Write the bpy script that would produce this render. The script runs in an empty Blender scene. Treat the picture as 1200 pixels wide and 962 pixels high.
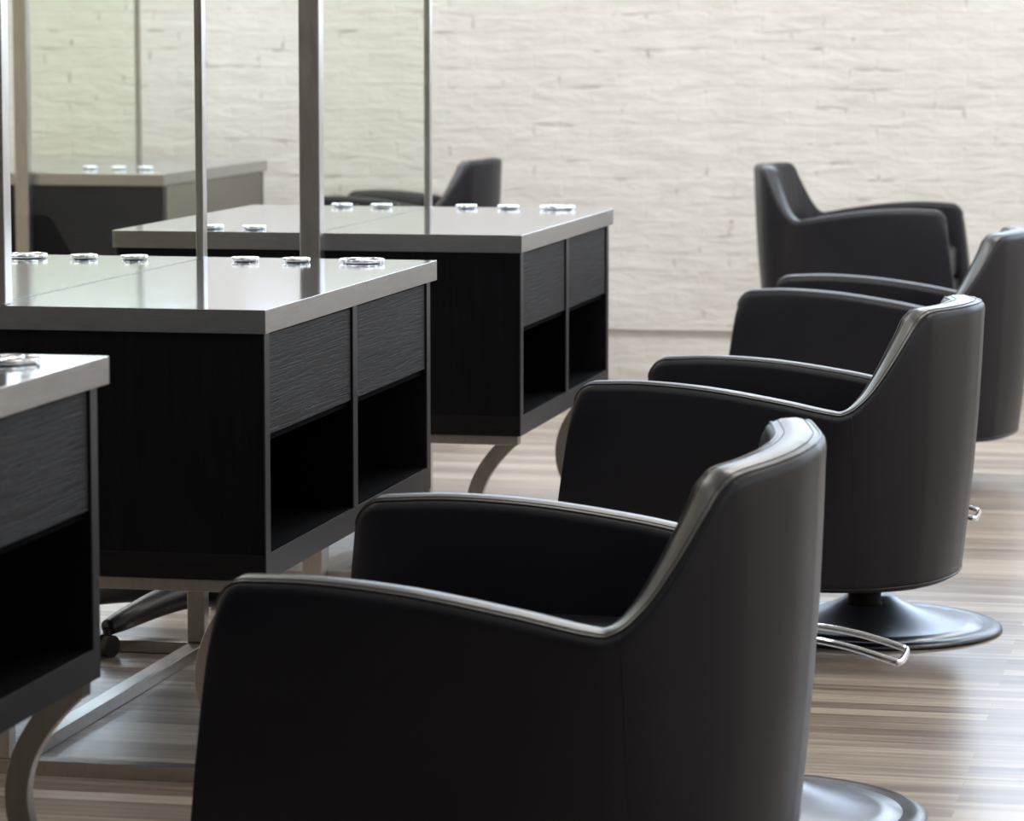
import bpy, bmesh, math, random
from mathutils import Vector, Matrix
random.seed(7)
SC = bpy.context.scene
COL = SC.collection
PI = math.pi

# ---------------------------------------------------------------- camera
F_PX, XV, YH, CAM_H = 4000.0, 1450.0, 31.0, 1.39
d = Vector((XV - 600, F_PX, -(YH - 481))).normalized()       # row direction seen by the camera (right, fwd, up)
u = Vector((0, YH - 481, F_PX)).normalized()
if u.z < 0: u = -u
u = Vector((0, -(-u.y), u.z))
r = d.cross(u)
right, fwd, up = Vector((r.x, d.x, u.x)), Vector((r.y, d.y, u.y)), Vector((r.z, d.z, u.z))
cam_data = bpy.data.cameras.new('camera')
cam = bpy.data.objects.new('camera', cam_data)
COL.objects.link(cam)
cam.matrix_world = Matrix(((right.x, up.x, -fwd.x, 0), (right.y, up.y, -fwd.y, 0), (right.z, up.z, -fwd.z, CAM_H), (0, 0, 0, 1)))
cam_data.sensor_fit = 'HORIZONTAL'
cam_data.sensor_width = 36
cam_data.lens = 36 * F_PX / 1200
cam_data.clip_start = 0.05
cam_data.dof.use_dof = True
cam_data.dof.focus_distance = 6.9
cam_data.dof.aperture_fstop = 6.5
SC.camera = cam

# ---------------------------------------------------------------- world, light, exposure
W = bpy.data.worlds.new('world'); SC.world = W; W.use_nodes = True
bg = W.node_tree.nodes['Background']
bg.inputs[0].default_value = (0.62, 0.76, 1.0, 1); bg.inputs[1].default_value = 1.0
SC.view_settings.view_transform = 'Standard'
SC.view_settings.look = 'None'
SC.view_settings.gamma = 1
SC.view_settings.use_curve_mapping = False
SC.view_settings.exposure = 0.0

def area(name, loc, target, sx, sy, power, colour):
    L = bpy.data.lights.new(name, 'AREA'); L.shape = 'RECTANGLE'; L.size = sx; L.size_y = sy
    L.energy = power; L.color = colour
    o = bpy.data.objects.new(name, L); COL.objects.link(o)
    o.location = loc
    o.rotation_euler = (Vector(target) - Vector(loc)).to_track_quat('-Z', 'Y').to_euler()
    return o
# daylight standing in the windows of the far wall (above the frame), then added unseen right-wall windows and added ceiling panels
FARW = [(-5.85, -4.05, 1.76), (-3.97, -2.17, 1.76), (-2.05, -0.40, 1.497), (-0.32, 1.33, 1.497), (1.41, 3.06, 1.497)]
for (a, b, z0) in FARW:
    area('window_or_added_light', ((a + b) / 2, 13.52, (z0 + 3.1) / 2), ((a + b) / 2, 0, (z0 + 3.1) / 2), b - a, 3.1 - z0, 22 * (b - a) * (3.1 - z0), (0.72, 0.84, 1.0))
ADDED_RIGHTW = [(-1.6, 0.6), (1.6, 3.8), (4.8, 7.0), (8.0, 10.2), (11.0, 12.7)]  # added unseen windows, put in as a main light for the room
for (a, b) in ADDED_RIGHTW:
    area('window_or_added_light', (3.32, (a + b) / 2, 1.9), (0, (a + b) / 2, 1.9), b - a, 2.2, 5.5 * (b - a), (1.0, 0.90, 0.80))
ADDED_PANELS = [(x, y) for y in (2.0, 5.0, 8.0, 11.0) for x in (-4.3, -1.2, 1.6)]  # added ceiling panels, unseen, strongest towards the far wall
for (x, y) in ADDED_PANELS:
    area('added_panel_light', (x, y, 3.50), (x, y + 0.001, 0), 1.15, 0.55, {2.0: 2, 5.0: 15, 8.0: 36, 11.0: 46}[y], (1.0, 0.965, 0.92))

# ---------------------------------------------------------------- materials
def mat(name):
    m = bpy.data.materials.new(name); m.use_nodes = True
    nt = m.node_tree; b = nt.nodes['Principled BSDF']
    return m, nt, b
def N(nt, t, **k):
    n = nt.nodes.new(t)
    for a, v in k.items():
        if hasattr(n, a): setattr(n, a, v)
    return n
def setin(n, **k):
    for a, v in k.items(): n.inputs[a.replace('_', ' ')].default_value = v
def ramp(nt, fac, stops):
    n = nt.nodes.new('ShaderNodeValToRGB'); e = n.color_ramp.elements
    while len(e) < len(stops): e.new(0.5)
    for i, (p, c) in enumerate(stops): e[i].position = p; e[i].color = (*c, 1)
    nt.links.new(fac, n.inputs[0]); return n
def coords(nt, scale=(1, 1, 1), kind='Object'):
    tc = nt.nodes.new('ShaderNodeTexCoord'); mp = nt.nodes.new('ShaderNodeMapping')
    nt.links.new(tc.outputs[kind], mp.inputs[0]); mp.inputs['Scale'].default_value = scale
    return mp.outputs[0]
def noise(nt, vec, scale, detail=4, rough=0.5, dist=0):
    n = nt.nodes.new('ShaderNodeTexNoise'); nt.links.new(vec, n.inputs['Vector'])
    n.inputs['Scale'].default_value = scale; n.inputs['Detail'].default_value = detail
    n.inputs['Roughness'].default_value = rough; n.inputs['Distortion'].default_value = dist
    return n
def bump(nt, h, b, strength, dist):
    n = nt.nodes.new('ShaderNodeBump'); n.inputs['Strength'].default_value = strength; n.inputs['Distance'].default_value = dist
    nt.links.new(h, n.inputs['Height']); nt.links.new(n.outputs[0], b.inputs['Normal']); return n
def simple(name, col, rough=0.5, metal=0.0, spec=0.5, var=0.06, vs=8.0):
    m, nt, b = mat(name)
    v = coords(nt)
    n = noise(nt, v, vs, 3)
    c = ramp(nt, n.outputs[0], [(0.3, tuple(x * (1 - var) for x in col)), (0.7, tuple(x * (1 + var) for x in col))])
    nt.links.new(c.outputs[0], b.inputs['Base Color'])
    setin(b, Roughness=rough, Metallic=metal); b.inputs['Specular IOR Level'].default_value = spec
    return m

M = {}
def leather(name, rough, colour, spec=.5):
    m, nt, b = mat(name)
    v = coords(nt)
    vo = nt.nodes.new('ShaderNodeTexVoronoi'); nt.links.new(v, vo.inputs['Vector']); vo.inputs['Scale'].default_value = 420
    n = noise(nt, v, 9, 3)
    c = ramp(nt, n.outputs[0], [(0.3, tuple(x * .9 for x in colour)), (0.7, tuple(x * 1.12 for x in colour))])
    nt.links.new(c.outputs[0], b.inputs['Base Color'])
    rr = nt.nodes.new('ShaderNodeMapRange'); nt.links.new(n.outputs[0], rr.inputs[0]); rr.inputs[3].default_value = rough - .03; rr.inputs[4].default_value = rough + .04
    nt.links.new(rr.outputs[0], b.inputs['Roughness'])
    bump(nt, vo.outputs['Distance'], b, 0.12, 0.0006)
    b.inputs['Specular IOR Level'].default_value = spec
    return m
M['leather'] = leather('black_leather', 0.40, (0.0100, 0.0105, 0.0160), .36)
M['band'] = leather('black_leather_lit_band', 0.34, (0.022, 0.020, 0.020), .7)  # lighter, warmer copy of the leather: crest sheen put into the colour
M['piping'] = simple('black_piping', (0.006, 0.006, 0.007), 0.35)
M['stitch'] = simple('stitching', (0.05, 0.045, 0.04), 0.6)

def steel(name, col, rough, scale, aniso=0.0, bs=0.05):
    m, nt, b = mat(name)
    v = coords(nt, scale)
    n = noise(nt, v, 6, 5, 0.65)
    c = ramp(nt, n.outputs[0], [(0.25, tuple(x * .86 for x in col)), (0.75, tuple(min(1, x * 1.1) for x in col))])
    nt.links.new(c.outputs[0], b.inputs['Base Color'])
    rr = nt.nodes.new('ShaderNodeMapRange'); nt.links.new(n.outputs[0], rr.inputs[0]); rr.inputs[3].default_value = rough * .75; rr.inputs[4].default_value = rough * 1.3
    nt.links.new(rr.outputs[0], b.inputs['Roughness'])
    b.inputs['Metallic'].default_value = 1.0
    bump(nt, n.outputs[0], b, bs, 0.0004)
    return m
M['steel_top'] = steel('polished_steel_counter', (0.59, 0.65, 0.75), 0.085, (1.5, 14, 14), bs=.03)
M['steel_edge'] = steel('brushed_steel_edge', (0.50, 0.495, 0.49), 0.30, (3, 3, 30))
M['steel_frame'] = steel('brushed_steel_frame', (0.50, 0.475, 0.45), 0.34, (8, 8, 2))
M['chrome'] = simple('chrome', (0.86, 0.86, 0.86), 0.06, 1.0, var=.01)
M['dark_chrome'] = simple('dark_chrome', (0.42, 0.42, 0.43), 0.16, 1.0, var=.02)
M['hole'] = simple('holder_well_shade', (0.03, 0.035, 0.04), 0.4)  # shade inside the holder holes, put into a dark colour
M['base_disc'] = steel('satin_base_plate', (0.25, 0.27, 0.31), 0.36, (4, 4, 4), bs=.01)
M['base_rim'] = steel('dark_base_rim', (0.09, 0.095, 0.105), 0.33, (4, 4, 4), bs=.01)
M['column'] = simple('black_column', (0.006, 0.0055, 0.0055), 0.6, spec=.15)
M['black_plastic'] = simple('black_plastic', (0.010, 0.010, 0.012), 0.38)

def wood(name, c0, c1, rough, scale, bstr, ring=1.0, spec=.5):
    m, nt, b = mat(name)
    v = coords(nt, scale)
    n0 = noise(nt, v, 1.1, 3, .5)
    mix = nt.nodes.new('ShaderNodeVectorMath'); mix.operation = 'ADD'
    sc = nt.nodes.new('ShaderNodeVectorMath'); sc.operation = 'SCALE'; sc.inputs['Scale'].default_value = 1.6 * ring
    nt.links.new(n0.outputs['Color'], sc.inputs[0]); nt.links.new(v, mix.inputs[0]); nt.links.new(sc.outputs[0], mix.inputs[1])
    n = noise(nt, mix.outputs[0], 5.5, 5, 0.6)
    c = ramp(nt, n.outputs[0], [(0.35, c0), (0.62, c1)])
    nt.links.new(c.outputs[0], b.inputs['Base Color'])
    hr = ramp(nt, n.outputs[0], [(0.38, (0, 0, 0)), (0.52, (1, 1, 1))])
    b.inputs['Roughness'].default_value = rough; b.inputs['Specular IOR Level'].default_value = spec
    bump(nt, hr.outputs[0], b, bstr, 0.002)
    return m
M['wood_side'] = wood('black_oak_side', (0.0035, 0.0035, 0.005), (0.0065, 0.0065, 0.009), 0.45, (16, 16, 1.2), 0.12, spec=.14)
M['wood_rail'] = wood('black_oak_rail', (0.004, 0.0035, 0.0045), (0.010, 0.009, 0.010), 0.5, (1.2, 16, 16), 0.2, spec=.18)
M['wood_drawer'] = wood('black_oak_drawer', (0.006, 0.006, 0.007), (0.030, 0.027, 0.026), 0.5, (20, 1.0, 60), 0.5, 0.40, spec=.12)
M['taupe'] = simple('taupe_side', (0.17, 0.155, 0.125), 0.45, var=.02)  # plain taupe on the farthest station's long sides
M['edge_band'] = simple('dark_grey_edge_banding', (0.026, 0.025, 0.027), 0.4)
M['inside'] = simple('cubby_shade_black', (0.0015, 0.0015, 0.002), 0.8, spec=.02)  # cubby shade put into a near-black interior colour

# painted brick
m, nt, b = mat('white_painted_brick')
v = coords(nt)
sep = nt.nodes.new('ShaderNodeSeparateXYZ'); nt.links.new(v, sep.inputs[0])
warp = noise(nt, v, 3.0, 3)
def math_(op, a, bb):
    n = nt.nodes.new('ShaderNodeMath'); n.operation = op
    for i, x in enumerate((a, bb)):
        if isinstance(x, (int, float)): n.inputs[i].default_value = x
        else: nt.links.new(x, n.inputs[i])
    return n.outputs[0]
wz = math_('ADD', sep.outputs[2], math_('MULTIPLY', math_('SUBTRACT', warp.outputs[0], 0.5), 0.045))
wx = math_('ADD', sep.outputs[0], math_('MULTIPLY', math_('SUBTRACT', warp.outputs[0], 0.5), 0.10))
cmb = nt.nodes.new('ShaderNodeCombineXYZ'); nt.links.new(wx, cmb.inputs[0]); nt.links.new(wz, cmb.inputs[1])
br = nt.nodes.new('ShaderNodeTexBrick'); nt.links.new(cmb.outputs[0], br.inputs['Vector'])
br.inputs['Scale'].default_value = 1.0; br.inputs['Brick Width'].default_value = 0.225; br.inputs['Row Height'].default_value = 0.072
br.inputs['Mortar Size'].default_value = 0.011; br.inputs['Mortar Smooth'].default_value = 1.0; br.inputs['Bias'].default_value = 0
br.inputs['Color1'].default_value = (.82, .82, .82, 1); br.inputs['Color2'].default_value = (.92, .92, .92, 1); br.inputs['Mortar'].default_value = (0, 0, 0, 1)
big = noise(nt, v, 7, 4, .6); fine = noise(nt, v, 40, 4, .6)
crack_n = noise(nt, coords(nt, (5.5, 5.5, 17)), 1.0, 3, .55, .6)
crack = ramp(nt, crack_n.outputs[0], [(0.56, (0, 0, 0)), (0.70, (1, 1, 1))])
mort = math_('MULTIPLY', br.outputs['Fac'], crack.outputs[0])
bc = ramp(nt, big.outputs[0], [(0.3, (0.79, 0.775, 0.745)), (0.7, (0.86, 0.85, 0.825))])
mx = nt.nodes.new('ShaderNodeMix'); mx.data_type = 'RGBA'
nt.links.new(math_('MULTIPLY', mort, 0.75), mx.inputs['Factor']); nt.links.new(bc.outputs[0], mx.inputs['A']); mx.inputs['B'].default_value = (0.42, 0.38, 0.31, 1)
nt.links.new(mx.outputs['Result'], b.inputs['Base Color'])
lump = noise(nt, coords(nt, (3.2, 3.2, 11)), 1.6, 4, .55, .5)
h = math_('ADD', math_('MULTIPLY', math_('MULTIPLY', math_('SUBTRACT', 1.0, br.outputs['Fac']), lump.outputs[0]), 0.22), math_('ADD', math_('MULTIPLY', lump.outputs[0], 1.5), math_('ADD', math_('MULTIPLY', big.outputs[0], 0.35), math_('MULTIPLY', fine.outputs[0], 0.12))))
h = math_('SUBTRACT', h, math_('MULTIPLY', mort, 0.5))
bump(nt, h, b, 0.30, 0.022)
setin(b, Roughness=0.6)
M['brick'] = m

M['plaster'] = simple('cream_plaster', (0.66, 0.58, 0.47), 0.7, var=.02, vs=1.5)
M['plaster_dark'] = simple('darkened_plaster', (0.03, 0.029, 0.029), 0.7, var=.02, vs=1.5)  # unseen back wall, dim surroundings put into its near-black colour
M['ceiling'] = simple('white_ceiling', (0.80, 0.80, 0.78), 0.8, var=.01)
M['white_frame'] = simple('white_painted_frame', (0.78, 0.78, 0.76), 0.4, var=.01)

# floor laminate, strips running across the room
m, nt, b = mat('wood_strip_floor')
v = coords(nt)
br = nt.nodes.new('ShaderNodeTexBrick'); nt.links.new(v, br.inputs['Vector'])
br.inputs['Scale'].default_value = 1.0; br.inputs['Brick Width'].default_value = 1.25; br.inputs['Row Height'].default_value = 0.062
br.inputs['Mortar Size'].default_value = 0.0007; br.offset = 0.37; br.offset_frequency = 2
br.inputs['Color1'].default_value = (0, 0, 0, 1); br.inputs['Color2'].default_value = (1, 1, 1, 1); br.inputs['Mortar'].default_value = (.2, .2, .2, 1)
n1 = noise(nt, coords(nt, (0.9, 26, 1)), 1.6, 5, .62)
n2 = noise(nt, coords(nt, (2.2, 70, 1)), 2.0, 4, .6)
s = nt.nodes.new('ShaderNodeMath'); s.operation = 'MULTIPLY_ADD'; nt.links.new(br.outputs['Color'], s.inputs[0]); s.inputs[1].default_value = 0.34; nt.links.new(n1.outputs[0], s.inputs[2])
s2 = nt.nodes.new('ShaderNodeMath'); s2.operation = 'MULTIPLY_ADD'; nt.links.new(n2.outputs[0], s2.inputs[0]); s2.inputs[1].default_value = 0.35; nt.links.new(s.outputs[0], s2.inputs[2])
c = ramp(nt, s2.outputs[0], [(0.48, (0.115, 0.082, 0.068)), (0.66, (0.21, 0.165, 0.138)), (0.86, (0.31, 0.255, 0.21)), (1.08, (0.45, 0.39, 0.32))])
nt.links.new(c.outputs[0], b.inputs['Base Color'])
rr = nt.nodes.new('ShaderNodeMapRange'); nt.links.new(n2.outputs[0], rr.inputs[0]); rr.inputs[3].default_value = .26; rr.inputs[4].default_value = .38
nt.links.new(rr.outputs[0], b.inputs['Roughness'])
bump(nt, n1.outputs[0], b, 0.10, 0.003)
b.inputs['Specular IOR Level'].default_value = 0.6
M['floor'] = m

def glass_mat(name, tint, refl_ior=1.5):
    m = bpy.data.materials.new(name); m.use_nodes = True; nt = m.node_tree
    nt.nodes.remove(nt.nodes['Principled BSDF']); out = nt.nodes['Material Output']
    t = nt.nodes.new('ShaderNodeBsdfTransparent'); t.inputs[0].default_value = (*tint, 1)
    g = nt.nodes.new('ShaderNodeBsdfGlossy'); g.inputs['Roughness'].default_value = 0.0; g.inputs[0].default_value = (.95, 1, .97, 1)
    f = nt.nodes.new('ShaderNodeFresnel'); f.inputs[0].default_value = refl_ior
    geo = nt.nodes.new('ShaderNodeNewGeometry')
    inv = nt.nodes.new('ShaderNodeMath'); inv.operation = 'SUBTRACT'; inv.inputs[0].default_value = 1.0; nt.links.new(geo.outputs['Backfacing'], inv.inputs[1])
    mu = nt.nodes.new('ShaderNodeMath'); mu.operation = 'MULTIPLY'; nt.links.new(f.outputs[0], mu.inputs[0]); nt.links.new(inv.outputs[0], mu.inputs[1])
    mi = nt.nodes.new('ShaderNodeMixShader'); nt.links.new(mu.outputs[0], mi.inputs[0]); nt.links.new(t.outputs[0], mi.inputs[1]); nt.links.new(g.outputs[0], mi.inputs[2])
    nt.links.new(mi.outputs[0], out.inputs[0])
    return m
M['glass'] = glass_mat('clear_green_glass', (0.955, 0.975, 0.945), 1.05)
M['window_glass'] = glass_mat('window_glass', (0.98, 0.99, 0.99))
M['glass_edge'] = simple('dark_green_glass_edge', (0.05, 0.09, 0.08), 0.15)
m, nt, b = mat('added_panel_diffuser'); b.inputs['Emission Color'].default_value = (1, .95, .88, 1); b.inputs['Emission Strength'].default_value = 2.0; b.inputs['Base Color'].default_value = (.8, .8, .8, 1)  # glowing face of the added ceiling panels
M['diffuser'] = m

# ---------------------------------------------------------------- mesh helpers
def obj(name, bm, material, parent=None, smooth=False, bevel=0.0, segs=2, **props):
    me = bpy.data.meshes.new(name); bmesh.ops.recalc_face_normals(bm, faces=bm.faces[:]); bm.to_mesh(me); bm.free()
    mats = material if isinstance(material, (list, tuple)) else [material]
    for mm in mats: me.materials.append(mm)
    if smooth:
        for p in me.polygons: p.use_smooth = True
    o = bpy.data.objects.new(name, me); COL.objects.link(o)
    if parent: o.parent = parent
    if bevel:
        md = o.modifiers.new('bevel', 'BEVEL'); md.width = bevel; md.segments = segs; md.limit_method = 'ANGLE'; md.angle_limit = math.radians(40)
    for k, vv in props.items(): o[k] = vv
    return o
def thing(name, label, cat, loc=(0, 0, 0), rot=(0, 0, 0), group=None, scale=1.0):
    o = bpy.data.objects.new(name, None); COL.objects.link(o); o.empty_display_size = .1
    o.location = loc; o.rotation_euler = rot; o.scale = (scale,) * 3
    o['label'] = label; o['category'] = cat
    if group: o['group'] = group
    return o
def box(bm, x0, x1, y0, y1, z0, z1):
    vs = [bm.verts.new(p) for p in ((x0, y0, z0), (x1, y0, z0), (x1, y1, z0), (x0, y1, z0), (x0, y0, z1), (x1, y0, z1), (x1, y1, z1), (x0, y1, z1))]
    return [bm.faces.new([vs[i] for i in f]) for f in ((0, 3, 2, 1), (4, 5, 6, 7), (0, 1, 5, 4), (1, 2, 6, 5), (2, 3, 7, 6), (3, 0, 4, 7))]
def boxes(*bs):
    bm = bmesh.new()
    for bb in bs: box(bm, *bb)
    return bm
def lathe(bm, prof, cx=0, cy=0, n=64, cap0=True, cap1=True):
    rings = []
    for (rr_, z) in prof:
        rings.append([bm.verts.new((cx + rr_ * math.cos(2 * PI * i / n), cy + rr_ * math.sin(2 * PI * i / n), z)) for i in range(n)])
    for a, bb in zip(rings, rings[1:]):
        for i in range(n): bm.faces.new((a[i], a[(i + 1) % n], bb[(i + 1) % n], bb[i]))
    if cap0: bm.faces.new(rings[0][::-1])
    if cap1: bm.faces.new(rings[-1])
    return bm
def tube(bm, pts, rad, n=8, closed=False, flat=1.0):
    pts = [Vector(p) for p in pts]; L = len(pts); rings = []
    prev = None
    for i, p in enumerate(pts):
        if closed: t = (pts[(i + 1) % L] - pts[i - 1]).normalized()
        else: t = (pts[min(i + 1, L - 1)] - pts[max(i - 1, 0)]).normalized()
        if prev is None:
            a = Vector((0, 0, 1)) if abs(t.z) < .9 else Vector((1, 0, 0))
            s_ = t.cross(a).normalized()
        else:
            s_ = (prev - t * prev.dot(t)).normalized()
        prev = s_
        w_ = s_.cross(t).normalized()
        rr_ = rad[i] if isinstance(rad, (list, tuple)) else rad
        rings.append([bm.verts.new(p + (s_ * math.cos(2 * PI * k / n) + w_ * math.sin(2 * PI * k / n) * flat) * rr_) for k in range(n)])
    m_ = L if closed else L - 1
    for i in range(m_):
        a, bb = rings[i], rings[(i + 1) % L]
        for k in range(n): bm.faces.new((a[k], a[(k + 1) % n], bb[(k + 1) % n], bb[k]))
    if not closed:
        bm.faces.new(rings[0][::-1]); bm.faces.new(rings[-1])
    return bm
def catmull(P, n, closed=False):
    P = [Vector(p) for p in P]; out = []
    for i in range(len(P) - 1):
        p0 = P[max(i - 1, 0)]; p1 = P[i]; p2 = P[i + 1]; p3 = P[min(i + 2, len(P) - 1)]
        for k in range(n):
            t = k / n
            out.append(0.5 * ((2 * p1) + (-p0 + p2) * t + (2 * p0 - 5 * p1 + 4 * p2 - p3) * t * t + (-p0 + 3 * p1 - 3 * p2 + p3) * t ** 3))
    out.append(P[-1]); return out
def copy_tree(o, parent=None):
    kids = [c for c in COL.objects if c.parent == o]
    c = o.copy(); COL.objects.link(c); c.parent = parent
    for k in kids: copy_tree(k, c)
    return c

# ---------------------------------------------------------------- the setting
X0, X1, Y0, Y1, ZC = -6.0, 3.2, -3.0, 13.2, 3.6
def wall_with_holes(u0, u1, z0, z1, holes, place):
    """panels of a wall around rectangular holes; place(u0,u1,z0,z1) -> box"""
    bm = bmesh.new(); us = sorted({u0, u1} | {h[0] for h in holes} | {h[1] for h in holes})
    for a, bb in zip(us, us[1:]):
        hz = [h for h in holes if h[0] <= a + 1e-6 and h[1] >= bb - 1e-6]
        if not hz: box(bm, *place(a, bb, z0, z1))
        else:
            box(bm, *place(a, bb, z0, hz[0][2])); box(bm, *place(a, bb, hz[0][3], z1))
    bmesh.ops.remove_doubles(bm, verts=bm.verts[:], dist=1e-5)
    return bm
obj('floor', boxes((X0 - .4, X1 + .4, Y0 - .3, Y1 + .4, -0.1, 0)), M['floor'], kind='structure')
obj('ceiling', boxes((X0 - .4, X1 + .4, Y0 - .3, Y1 + .4, ZC, ZC + .1)), M['ceiling'], kind='structure')
obj('wall_far', wall_with_holes(X0, X1, 0.205, ZC, [(a, b_, z, 3.1) for a, b_, z in FARW], lambda a, b_, z0, z1: (a, b_, Y1, Y1 + .25, z0, z1)), M['brick'], kind='structure')
obj('trim_1', boxes((X0, X1, Y1 + .022, Y1 + .25, 0, 0.205)), M['brick'], kind='structure')
obj('wall_right', wall_with_holes(Y0, Y1, 0, ZC, [(a, b_, .8, 3.0) for a, b_ in ADDED_RIGHTW], lambda a, b_, z0, z1: (X1, X1 + .2, a, b_, z0, z1)), M['plaster'], kind='structure')
obj('wall_left', boxes((X0 - .2, X0, Y0, Y1, 0, ZC)), M['plaster'], kind='structure')
obj('wall_back', boxes((X0, X1, Y0 - .2, Y0, 0, ZC)), M['plaster_dark'], kind='structure')
wn = 0
for (a, b_, z0) in FARW:
    wn += 1
    f = boxes((a, b_, Y1 + .10, Y1 + .16, z0, z0 + .04), (a, b_, Y1 + .10, Y1 + .16, 3.06, 3.1), (a, a + .04, Y1 + .10, Y1 + .16, z0, 3.1), (b_ - .04, b_, Y1 + .10, Y1 + .16, z0, 3.1), ((a + b_) / 2 - .02, (a + b_) / 2 + .02, Y1 + .10, Y1 + .16, z0, 3.1))
    w = obj('window_%d' % wn, f, M['white_frame'], kind='structure')
    obj('pane', boxes((a + .04, b_ - .04, Y1 + .125, Y1 + .131, z0 + .04, 3.06)), M['window_glass'], w)
for (a, b_) in ADDED_RIGHTW:  # frames and panes of the added, unseen right-wall windows
    wn += 1
    f = boxes((X1 + .08, X1 + .12, a, b_, .8, .85), (X1 + .08, X1 + .12, a, b_, 2.95, 3.0), (X1 + .08, X1 + .12, a, a + .05, .8, 3), (X1 + .08, X1 + .12, b_ - .05, b_, .8, 3), (X1 + .08, X1 + .12, (a + b_) / 2 - .02, (a + b_) / 2 + .02, .8, 3))
    w = obj('window_%d' % wn, f, M['white_frame'], kind='structure')
    obj('pane', boxes((X1 + .095, X1 + .101, a + .05, b_ - .05, .85, 2.95)), M['window_glass'], w)

# ---------------------------------------------------------------- the stations
XR, XC = -1.708, -2.235          # right counter edge and centre line of the row
HW = XC - XR                     # (negative) half width
hw = abs(HW)
def multi(name, material, parent, *bs, **kw):
    return [obj(name, boxes(bb), material, parent, **kw) for bb in bs]
def station(label, cat_loc, length, scale=1.0, glass=True, post_out=True, height_add=0.0, group='two-sided styling stations', plain=False):
    """local frame: x across (0 = centre line), y along the row (0 = near end), z up"""
    T = thing('styling_station', label, 'station', cat_loc, (0, 0, 0), group, scale)
    L = length
    za = height_add
    zt, zs, zd, zb, zc = .880 + za, .836 + za, .635 + za, .430 + za, .382 + za
    # countertop: polished top plate (two halves with a seam) and brushed edge band
    for c in multi('countertop', [M['steel_top'], M['steel_edge']], T, (-hw, -.0018, 0, L, zs + .0005, zt), (.0018, hw, 0, L, zs + .0005, zt), bevel=.0006, segs=1):
        for p in c.data.polygons:
            p.material_index = 0 if p.normal.z > .9 and p.center.z > zt - .01 else 1
    obj('seam', boxes((-.0017, .0017, .0005, L - .0005, zs + .002, zt + .0003)), M['black_plastic'], T)
    # carcass
    e = .012; yn, yf = .004, L - .05
    xr_ = hw - .006
    obj('end_panel', boxes((-xr_, xr_, yn, yn + .032, zb, zs)), M['wood_side'], T, bevel=.001)
    obj('end_panel', boxes((-xr_, xr_, yf - .032, yf, zb, zs)), M['wood_side'], T, bevel=.001)
    obj('bottom_panel', boxes((-xr_, xr_, yn, yf, zc, zb)), M['wood_rail'], T, bevel=.001)
    ym = (yn + yf) / 2
    lin = boxes((-.03, .03, yn + .033, yf - .033, zb + .001, zs - .001))
    obj('back_board', lin, M['inside'], T)
    multi('shelf', M['inside'], T, (-xr_ + .01, -.031, yn + .033, yf - .033, zd, zd + .012), (.031, xr_ - .01, yn + .033, yf - .033, zd, zd + .012))
    multi('divider', M['inside'], T, (-xr_, -.031, ym - .017, ym + .017, zb + .0005, zs - .001), (.031, xr_, ym - .017, ym + .017, zb + .0005, zs - .001))
    multi('cubby_floor_shade', M['inside'], T, (-xr_ + .001, -.031, yn + .0325, ym - .0175, zb + .0003, zb + .003), (-xr_ + .001, -.031, ym + .0175, yf - .0325, zb + .0003, zb + .003), (.031, xr_ - .001, yn + .0325, ym - .0175, zb + .0003, zb + .003), (.031, xr_ - .001, ym + .0175, yf - .0325, zb + .0003, zb + .003))  # added dark sheets, the shade on the cubby floors as colour
    # grey edge banding on the visible long sides
    for sx in (1, -1):
        xa, xb = (xr_, xr_ + .0025) if sx > 0 else (-xr_ - .0025, -xr_)
        multi('edge_banding', M['edge_band'], T, (xa, xb, yn, yn + .032, zb, zs), (xa, xb, yf - .032, yf, zb, zs),
              (xa, xb, ym - .017, ym + .017, zb, zs), (xa, xb, yn, yf, zc, zb))
    if plain:
        multi('side_panel', M['taupe'], T, (xr_ - .02, xr_ + .004, yn + .034, yf - .034, zb + .003, zs - .002), (-xr_ - .004, -xr_ + .02, yn + .034, yf - .034, zb + .003, zs - .002))
    for sx in (() if plain else (1, -1)):
        for (ya, yb) in ((yn + .034, ym - .019), (ym + .019, yf - .034)):
            xa, xb = (xr_ - .022, xr_ - .002) if sx > 0 else (-xr_ + .002, -xr_ + .022)
            obj('drawer', boxes((xa, xb, ya, yb, zd + .013, zs - .004)), M['wood_drawer'], T, bevel=.001)
    # steel frame
    for y in (.03, L - .09):
        obj('cross_beam', boxes((-hw + .02, hw - .012, y - .018, y + .018, zc - .024, zc)), M['steel_frame'], T, bevel=.002)
        obj('foot_bar', boxes((-hw + .02, hw - .012, y - .02, y + .02, 0, .028)), M['steel_frame'], T, bevel=.002)
        for sx in (1, -1):
            pts = []
            for k in range(25):
                a = k / 24; zz = .026 + (zc - .012 - .026) * a
                bow = .095 * (1 - (2 * a - 1) ** 2)
                pts.append((sx * (hw - .032 - bow), y, zz))
            bm = bmesh.new(); rings = []
            for i, p in enumerate(pts):
                q0 = Vector(pts[max(i - 1, 0)]); q1 = Vector(pts[min(i + 1, 24)]); t = (q1 - q0).normalized()
                nrm = Vector((t.z, 0, -t.x)); pv = Vector(p)
                rings.append([bm.verts.new(pv + nrm * s1 * .019 + Vector((0, s2 * .014, 0))) for s1, s2 in ((-1, -1), (1, -1), (1, 1), (-1, 1))])
            for a, bb in zip(rings, rings[1:]):
                for k in range(4): bm.faces.new((a[k], a[(k + 1) % 4], bb[(k + 1) % 4], bb[k]))
            bm.faces.new(rings[0]); bm.faces.new(rings[-1][::-1])
            obj('curved_leg', bm, M['steel_frame'], T, bevel=.0015)
    obj('floor_rail', boxes((-.02, .02, .051, L - .111, 0, .026)), M['steel_frame'], T, bevel=.002)
    for y in (.03, L - .09):
        obj('leg_post', boxes((-.02, .02, y - .018, y + .018, .0285, zc - .0245)), M['steel_frame'], T, bevel=.002)
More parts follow.
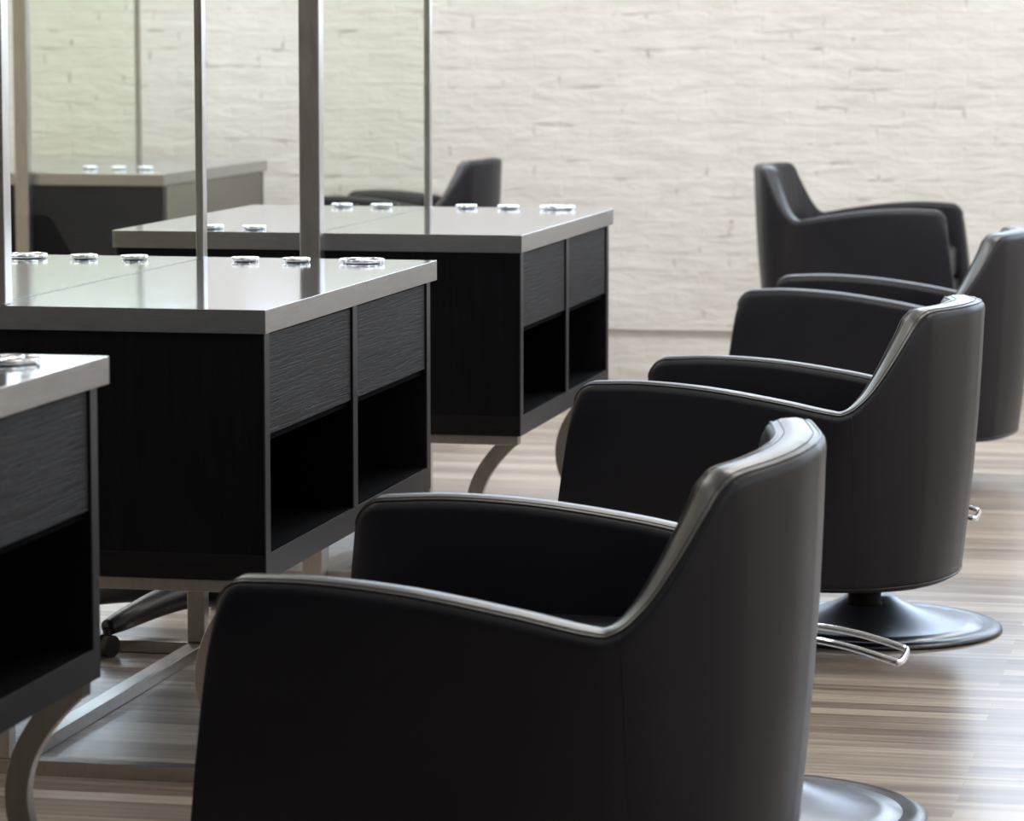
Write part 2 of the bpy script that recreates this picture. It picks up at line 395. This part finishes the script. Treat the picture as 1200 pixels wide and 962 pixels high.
    # mirror post, glass pane and end channel
    if post_out:
        obj('mirror_post', boxes((-.0265, .0265, -.045, -.001, .0, 2.25)), M['steel_frame'], T, bevel=.003)
    else:
        obj('mirror_post', boxes((-.0265, .0265, .012, .052, zt, 2.25)), M['steel_frame'], T, bevel=.003)
    y0g = .0 if post_out else .053
    if glass:
        obj('glass_pane', boxes((-.005, .005, y0g, L - .052, zt + .0006, 2.22)), M['glass'], T)
        obj('end_channel', boxes((-.009, .009, L - .05, L - .02, zt, 2.22)), M['steel_frame'], T, bevel=.002)
    return T
RINGS = []
def ring_holder(loc, rad, label, double=False):
    T = thing('tool_holder_ring', label, 'tool holder', loc, (0, 0, 0), 'chrome tool holder rings in the counters')
    bm = bmesh.new(); n = 48
    tube(bm, [(rad * math.cos(2 * PI * i / n), rad * math.sin(2 * PI * i / n), .0068) for i in range(n)], .0030, 10, True)
    obj('ring', bm, M['chrome'], T, smooth=True)
    bm = bmesh.new()
    tube(bm, catmull([(-rad * .05, -rad, .0068), (-rad * .12, -rad * .5, .0072), (rad * .05, 0, .0074), (rad * .18, rad * .5, .0072), (rad * .1, rad, .0068)], 6), .0026, 8)
    obj('divider_bar', bm, M['chrome'], T, smooth=True)
    bm = bmesh.new(); lathe(bm, [(rad * .86, 0.0005), (rad * .86, .0016), (rad * .2, .0016)], n=40)
    obj('well_shade_disc', bm, M['hole'], T)  # flat dark disc, the hole's shade put into its colour
    for k in range(3):
        a = PI / 2 + .5 + k * 2 * PI / 3; bm = bmesh.new()
        tube(bm, [(rad * math.cos(a), rad * math.sin(a), 0.0), (rad * math.cos(a), rad * math.sin(a), .0068)], .0018, 8)
        obj('stand', bm, M['chrome'], T, smooth=True)
    return T

YB, YC_, YA, YD = 5.93, 8.205, 3.70, 11.50
station('middle styling station, steel top over black drawers and cubbies, glass pane standing on it', (XC, YB, 0), 1.36, post_out=False)
station('styling station behind the middle one, with a steel post before its steel edge', (XC, YC_, 0), 1.265)
station('nearest styling station, cropped by the left border, its steel counter corner and black cubby showing', (XC, YA, 0), 1.35, post_out=False)
sD = station('farthest styling station, blurred at upper left behind the glass, with a plain taupe long side', (-4.19, YD, 0.021), 1.36, scale=.97, plain=True)

RB, RS = .047, .028
def rset(lst):
    for (x, y, z, rr_, lab) in lst: ring_holder((x, y, z), rr_, lab)
Z1 = .8803
rset([
 (-1.846, 7.165, Z1, RB, 'large chrome holder ring at the far right corner of the middle steel counter'),
 (-1.993, 7.165, Z1, RS, 'small chrome ring on the middle counter, between its large right ring and another small one'),
 (-2.109, 7.165, Z1, RS, 'small chrome holder ring on the middle counter, first one right of the glass edge'),
 (-2.366, 7.175, Z1, RS, 'small chrome holder ring on the middle counter seen through glass, closest to the glass edge'),
 (-2.482, 7.175, Z1, RS, 'small chrome holder ring seen through glass between the large left ring and another small one'),
 (-2.619, 7.175, Z1, RB, 'large chrome holder ring on the middle counter at the left border beside the post'),
 (-1.857, 9.41, Z1, RB, 'large chrome holder ring at the far right corner of the back steel counter'),
 (-1.998, 9.41, Z1, RS, 'small chrome holder ring on the back counter, middle of the three right of its glass'),
 (-2.119, 9.41, Z1, RS, 'small chrome holder ring on the back counter below the distant chair back'),
 (-2.366, 9.41, Z1, RS, 'small chrome holder ring on the back counter behind its glass, right one of two'),
 (-2.482, 9.41, Z1, RS, 'small chrome holder ring on the back counter behind its glass, left one of two'),
 (-2.422, 8.312, Z1, RS, 'small chrome ring at the front edge of the back counter, closer to the steel post'),
 (-2.534, 8.312, Z1, RS, 'small chrome ring at the front edge of the back counter, right beside a glass edge'),
 (-1.815, 4.901, Z1, RB, 'chrome holder ring on the nearest counter at the left border'),
 (-4.075, 11.86, .8748, RS, 'blurred holder ring on the farthest counter, left one of three in a row'),
 (-3.965, 11.86, .8748, RS, 'blurred holder ring on the farthest counter, middle one of three in a row'),
 (-3.862, 11.86, .8748, RS, 'blurred holder ring on the farthest counter, right one of three in a row'),
])

# ---------------------------------------------------------------- the chairs
# half outline of the crest (forward +x, side +y, z) from arm front to the rear middle, and of the bottom
TOP = [(.542, .330, .596), (.43, .342, .600), (.28, .354, .592), (.12, .364, .571), (.01, .366, .552), (-.035, .358, .552), (-.080, .338, .588), (-.122, .310, .650),
       (-.158, .278, .716), (-.180, .252, .754), (-.199, .222, .766), (-.228, .150, .768), (-.250, .078, .770), (-.258, 0, .771)]
BOT = [(.542, .335, .155), (.43, .338, .155), (.28, .338, .155), (.12, .332, .155), (.01, .318, .155), (-.035, .304, .155), (-.075, .289, .155), (-.105, .268, .155),
       (-.132, .246, .155), (-.152, .222, .155), (-.169, .194, .155), (-.192, .135, .155), (-.206, .068, .155), (-.211, 0, .155)]
THK = [.064, .064, .064, .064, .065, .067, .070, .073, .075, .076, .078, .082, .085, .086]
LEAN = .13
def resample(P, n):
    P = [Vector(p) for p in P]; return catmull(P, n)
def shell_meshes():
    n = 5
    top = resample(TOP, n); bot = resample(BOT, n); thk = [v_.x for v_ in resample([(t, 0, 0) for t in THK], n)]
    # arm-front rounding: extra sections in front
    R_ = .045; ext_t, ext_b, ext_k, ext_s = [], [], [], []
    for k in range(7, 0, -1):
        ph = PI / 2 * k / 7
        t0 = top[0]
        ext_t.append(Vector((t0.x + R_ * math.sin(ph), t0.y - .003 * math.sin(ph), t0.z - R_ * (1 - math.cos(ph)))))
        ext_b.append(Vector((bot[0].x + R_ * math.sin(ph), bot[0].y - .003 * math.sin(ph), bot[0].z)))
        ext_k.append(thk[0]); ext_s.append((1 - math.cos(ph)) * .010)
    top = ext_t + top; bot = ext_b + bot; thk = ext_k + thk; shr = ext_s + [0] * (len(top) - 7)
    halfN = len(top)
    # full path near (+y) -> rear -> far (-y)
    def mir(P): return P + [Vector((p.x, -p.y, p.z)) for p in P[-2::-1]]
    T_, B_ = mir(top), mir(bot); K_ = thk + thk[-2::-1]; S_ = shr + shr[-2::-1]
    L = len(T_); rings = []
    VO = [0, .012, .2, .4, .6, .8, .93]
    for i in range(L):
        tp, bp, t_ = T_[i], B_[i], K_[i]
        a = T_[max(i - 1, 0)]; c_ = T_[min(i + 1, L - 1)]
        tan = Vector((c_.x - a.x, c_.y - a.y, 0)).normalized() if (c_ - a).length > 1e-6 else Vector((-1, 0, 0))
        if i <= 7: tan = Vector((-1, .05, 0)).normalized()
        if i >= L - 8: tan = Vector((1, .05, 0)).normalized()
        inn = Vector((-tan.y, tan.x, 0))                    # inward for the +y -> rear -> -y walk
        if inn.dot(Vector((.1, 0, 0)) - Vector((tp.x, tp.y, 0))) < 0: inn = -inn
        w_lean = max(0, min(1, (tp.x - .2) / .34))
        s_ = S_[i]
        ring = []
        def P(frac):
            q = bp.lerp(tp, frac); q = Vector(q)
            q.x += LEAN * w_lean * (.596 - q.z)
            bul = .008 * math.sin(PI * frac)
            q -= inn * bul
            return q
        zt = tp.z
        lip = Vector(P(0)) + inn * .012; ring.append(lip)
        for f_ in (.012, .05, .2, .4, .6, .8, .93):
            ring.append(P(f_))
        e_ = Vector(P(1)); e_ += inn * s_
        rr_ = .009
        ring[-1] = ring[-1] + inn * s_ * .5
        ring.append(e_ + Vector((0, 0, -.016)))
        ring.append(e_ + inn * .002 + Vector((0, 0, -.006)))
        ring.append(e_ + inn * rr_)                          # crest starts  (index 10)
        w = t_ - 2 * s_
        crown = .006
        for f_ in (.35, .65):
            ring.append(e_ + inn * (w * f_) + Vector((0, 0, crown)))
        ring.append(e_ + inn * (w - rr_))                    # crest ends    (index 13)
        ring.append(e_ + inn * (w - .002) + Vector((0, 0, -.006)))
        ring.append(e_ + inn * w + Vector((0, 0, -.016)))
        back = max(0, min(1, (.02 - tp.x) / .15))
        for f_ in (.75, .5, .25, 0):
            z_ = .16 + (zt - .02 - .16) * f_
            q = Vector(P(1)); q.x += LEAN * w_lean * (zt - z_)
            q = Vector((q.x, q.y, z_)) + inn * (w + back * .05 * math.sin(PI * min(1, (1 - f_) * .9)))
            ring.append(q)
        rings.append(ring)
    return rings
RG = shell_meshes()
def strip(idx, caps=False):
    bm = bmesh.new(); vv = [[bm.verts.new(rg[j]) for j in idx] for rg in RG]
    for a, bb in zip(vv, vv[1:]):
        for k in range(len(idx) - 1): bm.faces.new((a[k], a[k + 1], bb[k + 1], bb[k]))
    return bm, vv
nR = len(RG[0])
def chair_meshes():
    out = {}
    bm = bmesh.new(); vv = [[bm.verts.new(p) for p in rg] for rg in RG]
    for a, bb in zip(vv, vv[1:]):
        for k in range(nR):
            k2 = (k + 1) % nR
            if 10 <= k < 13: continue
            bm.faces.new((a[k], a[k2], bb[k2], bb[k]))
    for ring in (vv[0], vv[-1]):
        bm.faces.new(ring)
    out['shell'] = bm
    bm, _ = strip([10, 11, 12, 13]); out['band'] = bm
    out['piping'] = [tube(bmesh.new(), [rg[j] + Vector((0, 0, .0002)) for rg in RG], .0024, 6) for j in (10, 13)]
    out['stitch'] = [tube(bmesh.new(), [rg[a_].lerp(rg[b_], .55) + Vector((0, 0, .0004)) for rg in RG], .0008, 5) for a_, b_ in ((10, 11), (13, 12))]
    out['seam'] = [tube(bmesh.new(), [RG[i][k] for k in range(1, 10)], .0009, 5) for i in (33, len(RG) - 34)]
    out['seam'].append(tube(bmesh.new(), [rg[1] + Vector((0, 0, .004)) for rg in RG], .0024, 6))
    # seat cushion: rounded block following the inside of the shell
    def cushion(z0, z1, xf, grow, rnd):
        bm = bmesh.new(); loops = []
        half = [(xf, .262), (.35, .27), (.15, .277), (.0, .27), (-.07, .235), (-.11, .16), (-.125, .08), (-.128, 0)]
        half = [(x_ if i_ else x_, y_ + grow) for i_, (x_, y_) in enumerate(half)]; half[-1] = (half[-1][0], 0)
        path = catmull([(x_, y_, 0) for x_, y_ in half], 4); path = path + [Vector((p.x, -p.y, 0)) for p in path[-2::-1]]
        for (ins, z_) in ((rnd, z0), (0, z0 + rnd), (0, z1 - rnd), (rnd * .3, z1 - rnd * .3), (rnd, z1), (rnd * 3, z1 + .006)):
            cx = .2
            loops.append([bm.verts.new((cx + (p.x - cx) * (1 - ins / .33), p.y * (1 - ins / .27), z_)) for p in path])
        for a, bb in zip(loops, loops[1:]):
            for k in range(len(path)):
                k2 = (k + 1) % len(path); bm.faces.new((a[k], a[k2], bb[k2], bb[k]))
        bm.faces.new(loops[0][::-1]); bm.faces.new(loops[-1]); return bm
    out['cushion'] = cushion(.285, .425, .575, 0, .02)
    out['under'] = cushion(.158, .282, .585, 0.002, .008)
    # base
    bm = bmesh.new()
    lathe(bm, [(.262, .0005), (.262, .0145), (.22, .0185), (.18, .0265), (.14, .0390), (.1, .054), (.07, .068), (.052, .080)], n=96); out['disc'] = bm
    bm = bmesh.new(); lathe(bm, [(.262, .0), (.300, .0), (.306, .004), (.305, .009), (.296, .014), (.285, .0165), (.274, .0150), (.262, .0140)], n=96, cap0=False, cap1=False); out['rim'] = bm
    bm = bmesh.new(); lathe(bm, [(.040, .080), (.038, .086), (.037, .10), (.040, .120), (.050, .130), (.053, .140), (.053, .157)], n=40); out['column'] = bm
    # chrome lever loop
    bm = bmesh.new()
    pts = []
    for sgn in (-1, 1):
        side = [(.0, .060, .0), (.09, .066, .002), (.17, .070, -.008), (.236, .072, -.024), (.252, .058, -.028)]
        side = [(x_, y_ * sgn, z_) for x_, y_, z_ in side]
        pts += side if sgn < 0 else side[::-1]
    path = catmull(pts, 6)
    tube(bm, path, .0062, 10)
    out['lever'] = bm
    return out
CM = chair_meshes()
def make_chair(name_label):
    T = thing('salon_chair', name_label, 'chair', (0, 0, 0), group='black leather salon chairs')
    sh = obj('shell', CM['shell'], M['leather'], T, smooth=True)
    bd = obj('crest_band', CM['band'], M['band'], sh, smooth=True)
    for nm, key, mm in (('piping', 'piping', 'piping'), ('stitching', 'stitch', 'stitch'), ('seam', 'seam', 'piping')):
        for bm_ in CM[key]: obj(nm, bm_, M[mm], sh, smooth=True)
    obj('seat_cushion', CM['cushion'], M['leather'], T, smooth=True)
    obj('seat_base', CM['under'], M['leather'], T, smooth=True)
    obj('column', CM['column'], M['column'], T, smooth=True)
    dd = obj('base_plate', CM['disc'], M['base_disc'], T, smooth=True)
    obj('base_rim', CM['rim'], M['base_rim'], dd, smooth=True)
    obj('lever_loop', CM['lever'], M['chrome'], T, smooth=True)
    return T
def part(T, name):
    for c in COL.objects:
        if c.parent == T and c.name.split('.')[0] == name: return c
proto = make_chair('nearest black leather salon chair, large in the foreground, only its rear base edge showing')
def place(T, base_xy, shell_xy, yaw, dz, scale=1.0, roll=0.0, wide=1.0, label=None, base_scale=1.0, lever=None):
    """base stands at base_xy; the upholstered body swivels by yaw on it, raised by dz"""
    if label: T['label'] = label
    T.location = (base_xy[0], base_xy[1], 0)
    off = Vector((shell_xy[0] - base_xy[0], shell_xy[1] - base_xy[1], dz))
    for nm in ('shell', 'seat_cushion', 'seat_base'):
        c_ = part(T, nm); c_.location = off; c_.rotation_euler = (roll, 0, yaw); c_.scale = (scale, scale * wide, scale)
    col_ = part(T, 'column'); h0 = .08; h1 = .157
    want = dz + .157 * scale
    col_.location = (off.x, off.y, h0 - h0 * (want - h0) / (h1 - h0)); col_.scale = (1, 1, (want - h0) / (h1 - h0))
    b_ = part(T, 'base_plate'); b_.scale = (base_scale, base_scale, 1)
    l_ = part(T, 'lever_loop')
    if lever: l_.location = lever[0]; l_.rotation_euler = lever[1]
    return T
chairs = [copy_tree(proto) for _ in range(4)]
LV = ((.035, .115, .318), (0, 0, 0))
place(proto, (-.806, 5.89), (-.900, 5.44), PI - .089, -.086, 1.06, -.062, 1.04, lever=((-.005, .165, .305), (.0, .04, 0)))
place(chairs[0], (-.805, 7.84), (-.803, 7.70), PI - .11, -.004, 1.01, 0, label='black leather salon chair second from the camera, round base plate fully visible on the floor', lever=((-.01, .05, .303), (.0, .04, 0)))
place(chairs[1], (-.965, 10.36), (-.834, 10.36), PI - .05, .010, 1.0, 0, label='black leather salon chair third from the camera, cut off by the right border', base_scale=.5, lever=((-.03, .05, .303), (0, 0, 0)))
place(chairs[2], (-1.49, 12.40), (-1.49, 12.40), -.036, .227, .86, 0, label='distant black salon chair facing right, its back on the left, before the brick wall', lever=((0, .1, .2), (0, 0, 0)))
place(chairs[3], (-2.914, 12.60), (-2.914, 12.60), PI - .06, .276, .80, 0, label='distant black salon chair peeking over the back steel counter, partly behind glass', lever=((0, .1, .2), (0, 0, 0)))

# ---------------------------------------------------------------- rolling stool behind the middle station
T = thing('rolling_stool', 'black five-star rolling stool on casters in the gap behind the middle station', 'stool', (-2.285, 7.45, 0))
bm = bmesh.new(); lathe(bm, [(.02, .455), (.145, .455), (.16, .465), (.165, .49), (.158, .515), (.14, .525), (.02, .527)], n=48); obj('seat', bm, M['leather'], T, smooth=True)
bm = bmesh.new(); lathe(bm, [(.022, .10), (.022, .27), (.014, .272), (.014, .455)], n=24); obj('gas_lift', bm, M['chrome'], T, smooth=True)
bm = bmesh.new(); lathe(bm, [(.035, .075), (.045, .085), (.045, .12), (.03, .135), (.0225, .136)], n=32); obj('hub', bm, M['black_plastic'], T, smooth=True)
for k in range(5):
    a = math.radians(247 + 72 * k); ca, sa = math.cos(a), math.sin(a)
    pts = [(.02, .098), (.1, .102), (.2, .092), (.3, .074), (.352, .064)]; Rr = [.036, .034, .030, .024, .018]
    bm = bmesh.new(); P = catmull([(ca * r_, sa * r_, z_) for r_, z_ in pts], 5); rad = [x_.x for x_ in catmull([(q, 0, 0) for q in Rr], 5)]
    tube(bm, P, rad, 12, flat=1.0); leg = obj('leg', bm, M['black_plastic'], T, smooth=True)
    bm = bmesh.new(); cx, cy = ca * .352, sa * .352
    tube(bm, [(cx, cy, .045), (cx, cy, .062)], .010, 12)
    px, py = -sa, ca
    for sgn in (-1, 1):
        c0 = (cx + px * sgn * .006 + ca * .008, cy + py * sgn * .006 + sa * .008, .0255); c1 = (cx + px * sgn * .022 + ca * .008, cy + py * sgn * .022 + sa * .008, .0255)
        tube(bm, [c0, c1], .025, 24)
    obj('caster', bm, M['black_plastic'], leg)

# ---------------------------------------------------------------- ceiling panels (added out of frame to light the room)
for i, (x, y) in enumerate(ADDED_PANELS):
    T = thing('added_ceiling_light', 'added unseen white ceiling light panel brightening the salon', 'light', (x, y, 3.6), group='added ceiling light panels')
    obj('frame', boxes((-.62, .62, -.32, .32, -.05, -.001)), M['white_frame'], T)
    obj('diffuser', boxes((-.58, .58, -.28, .28, -.056, -.0505)), M['diffuser'], T)
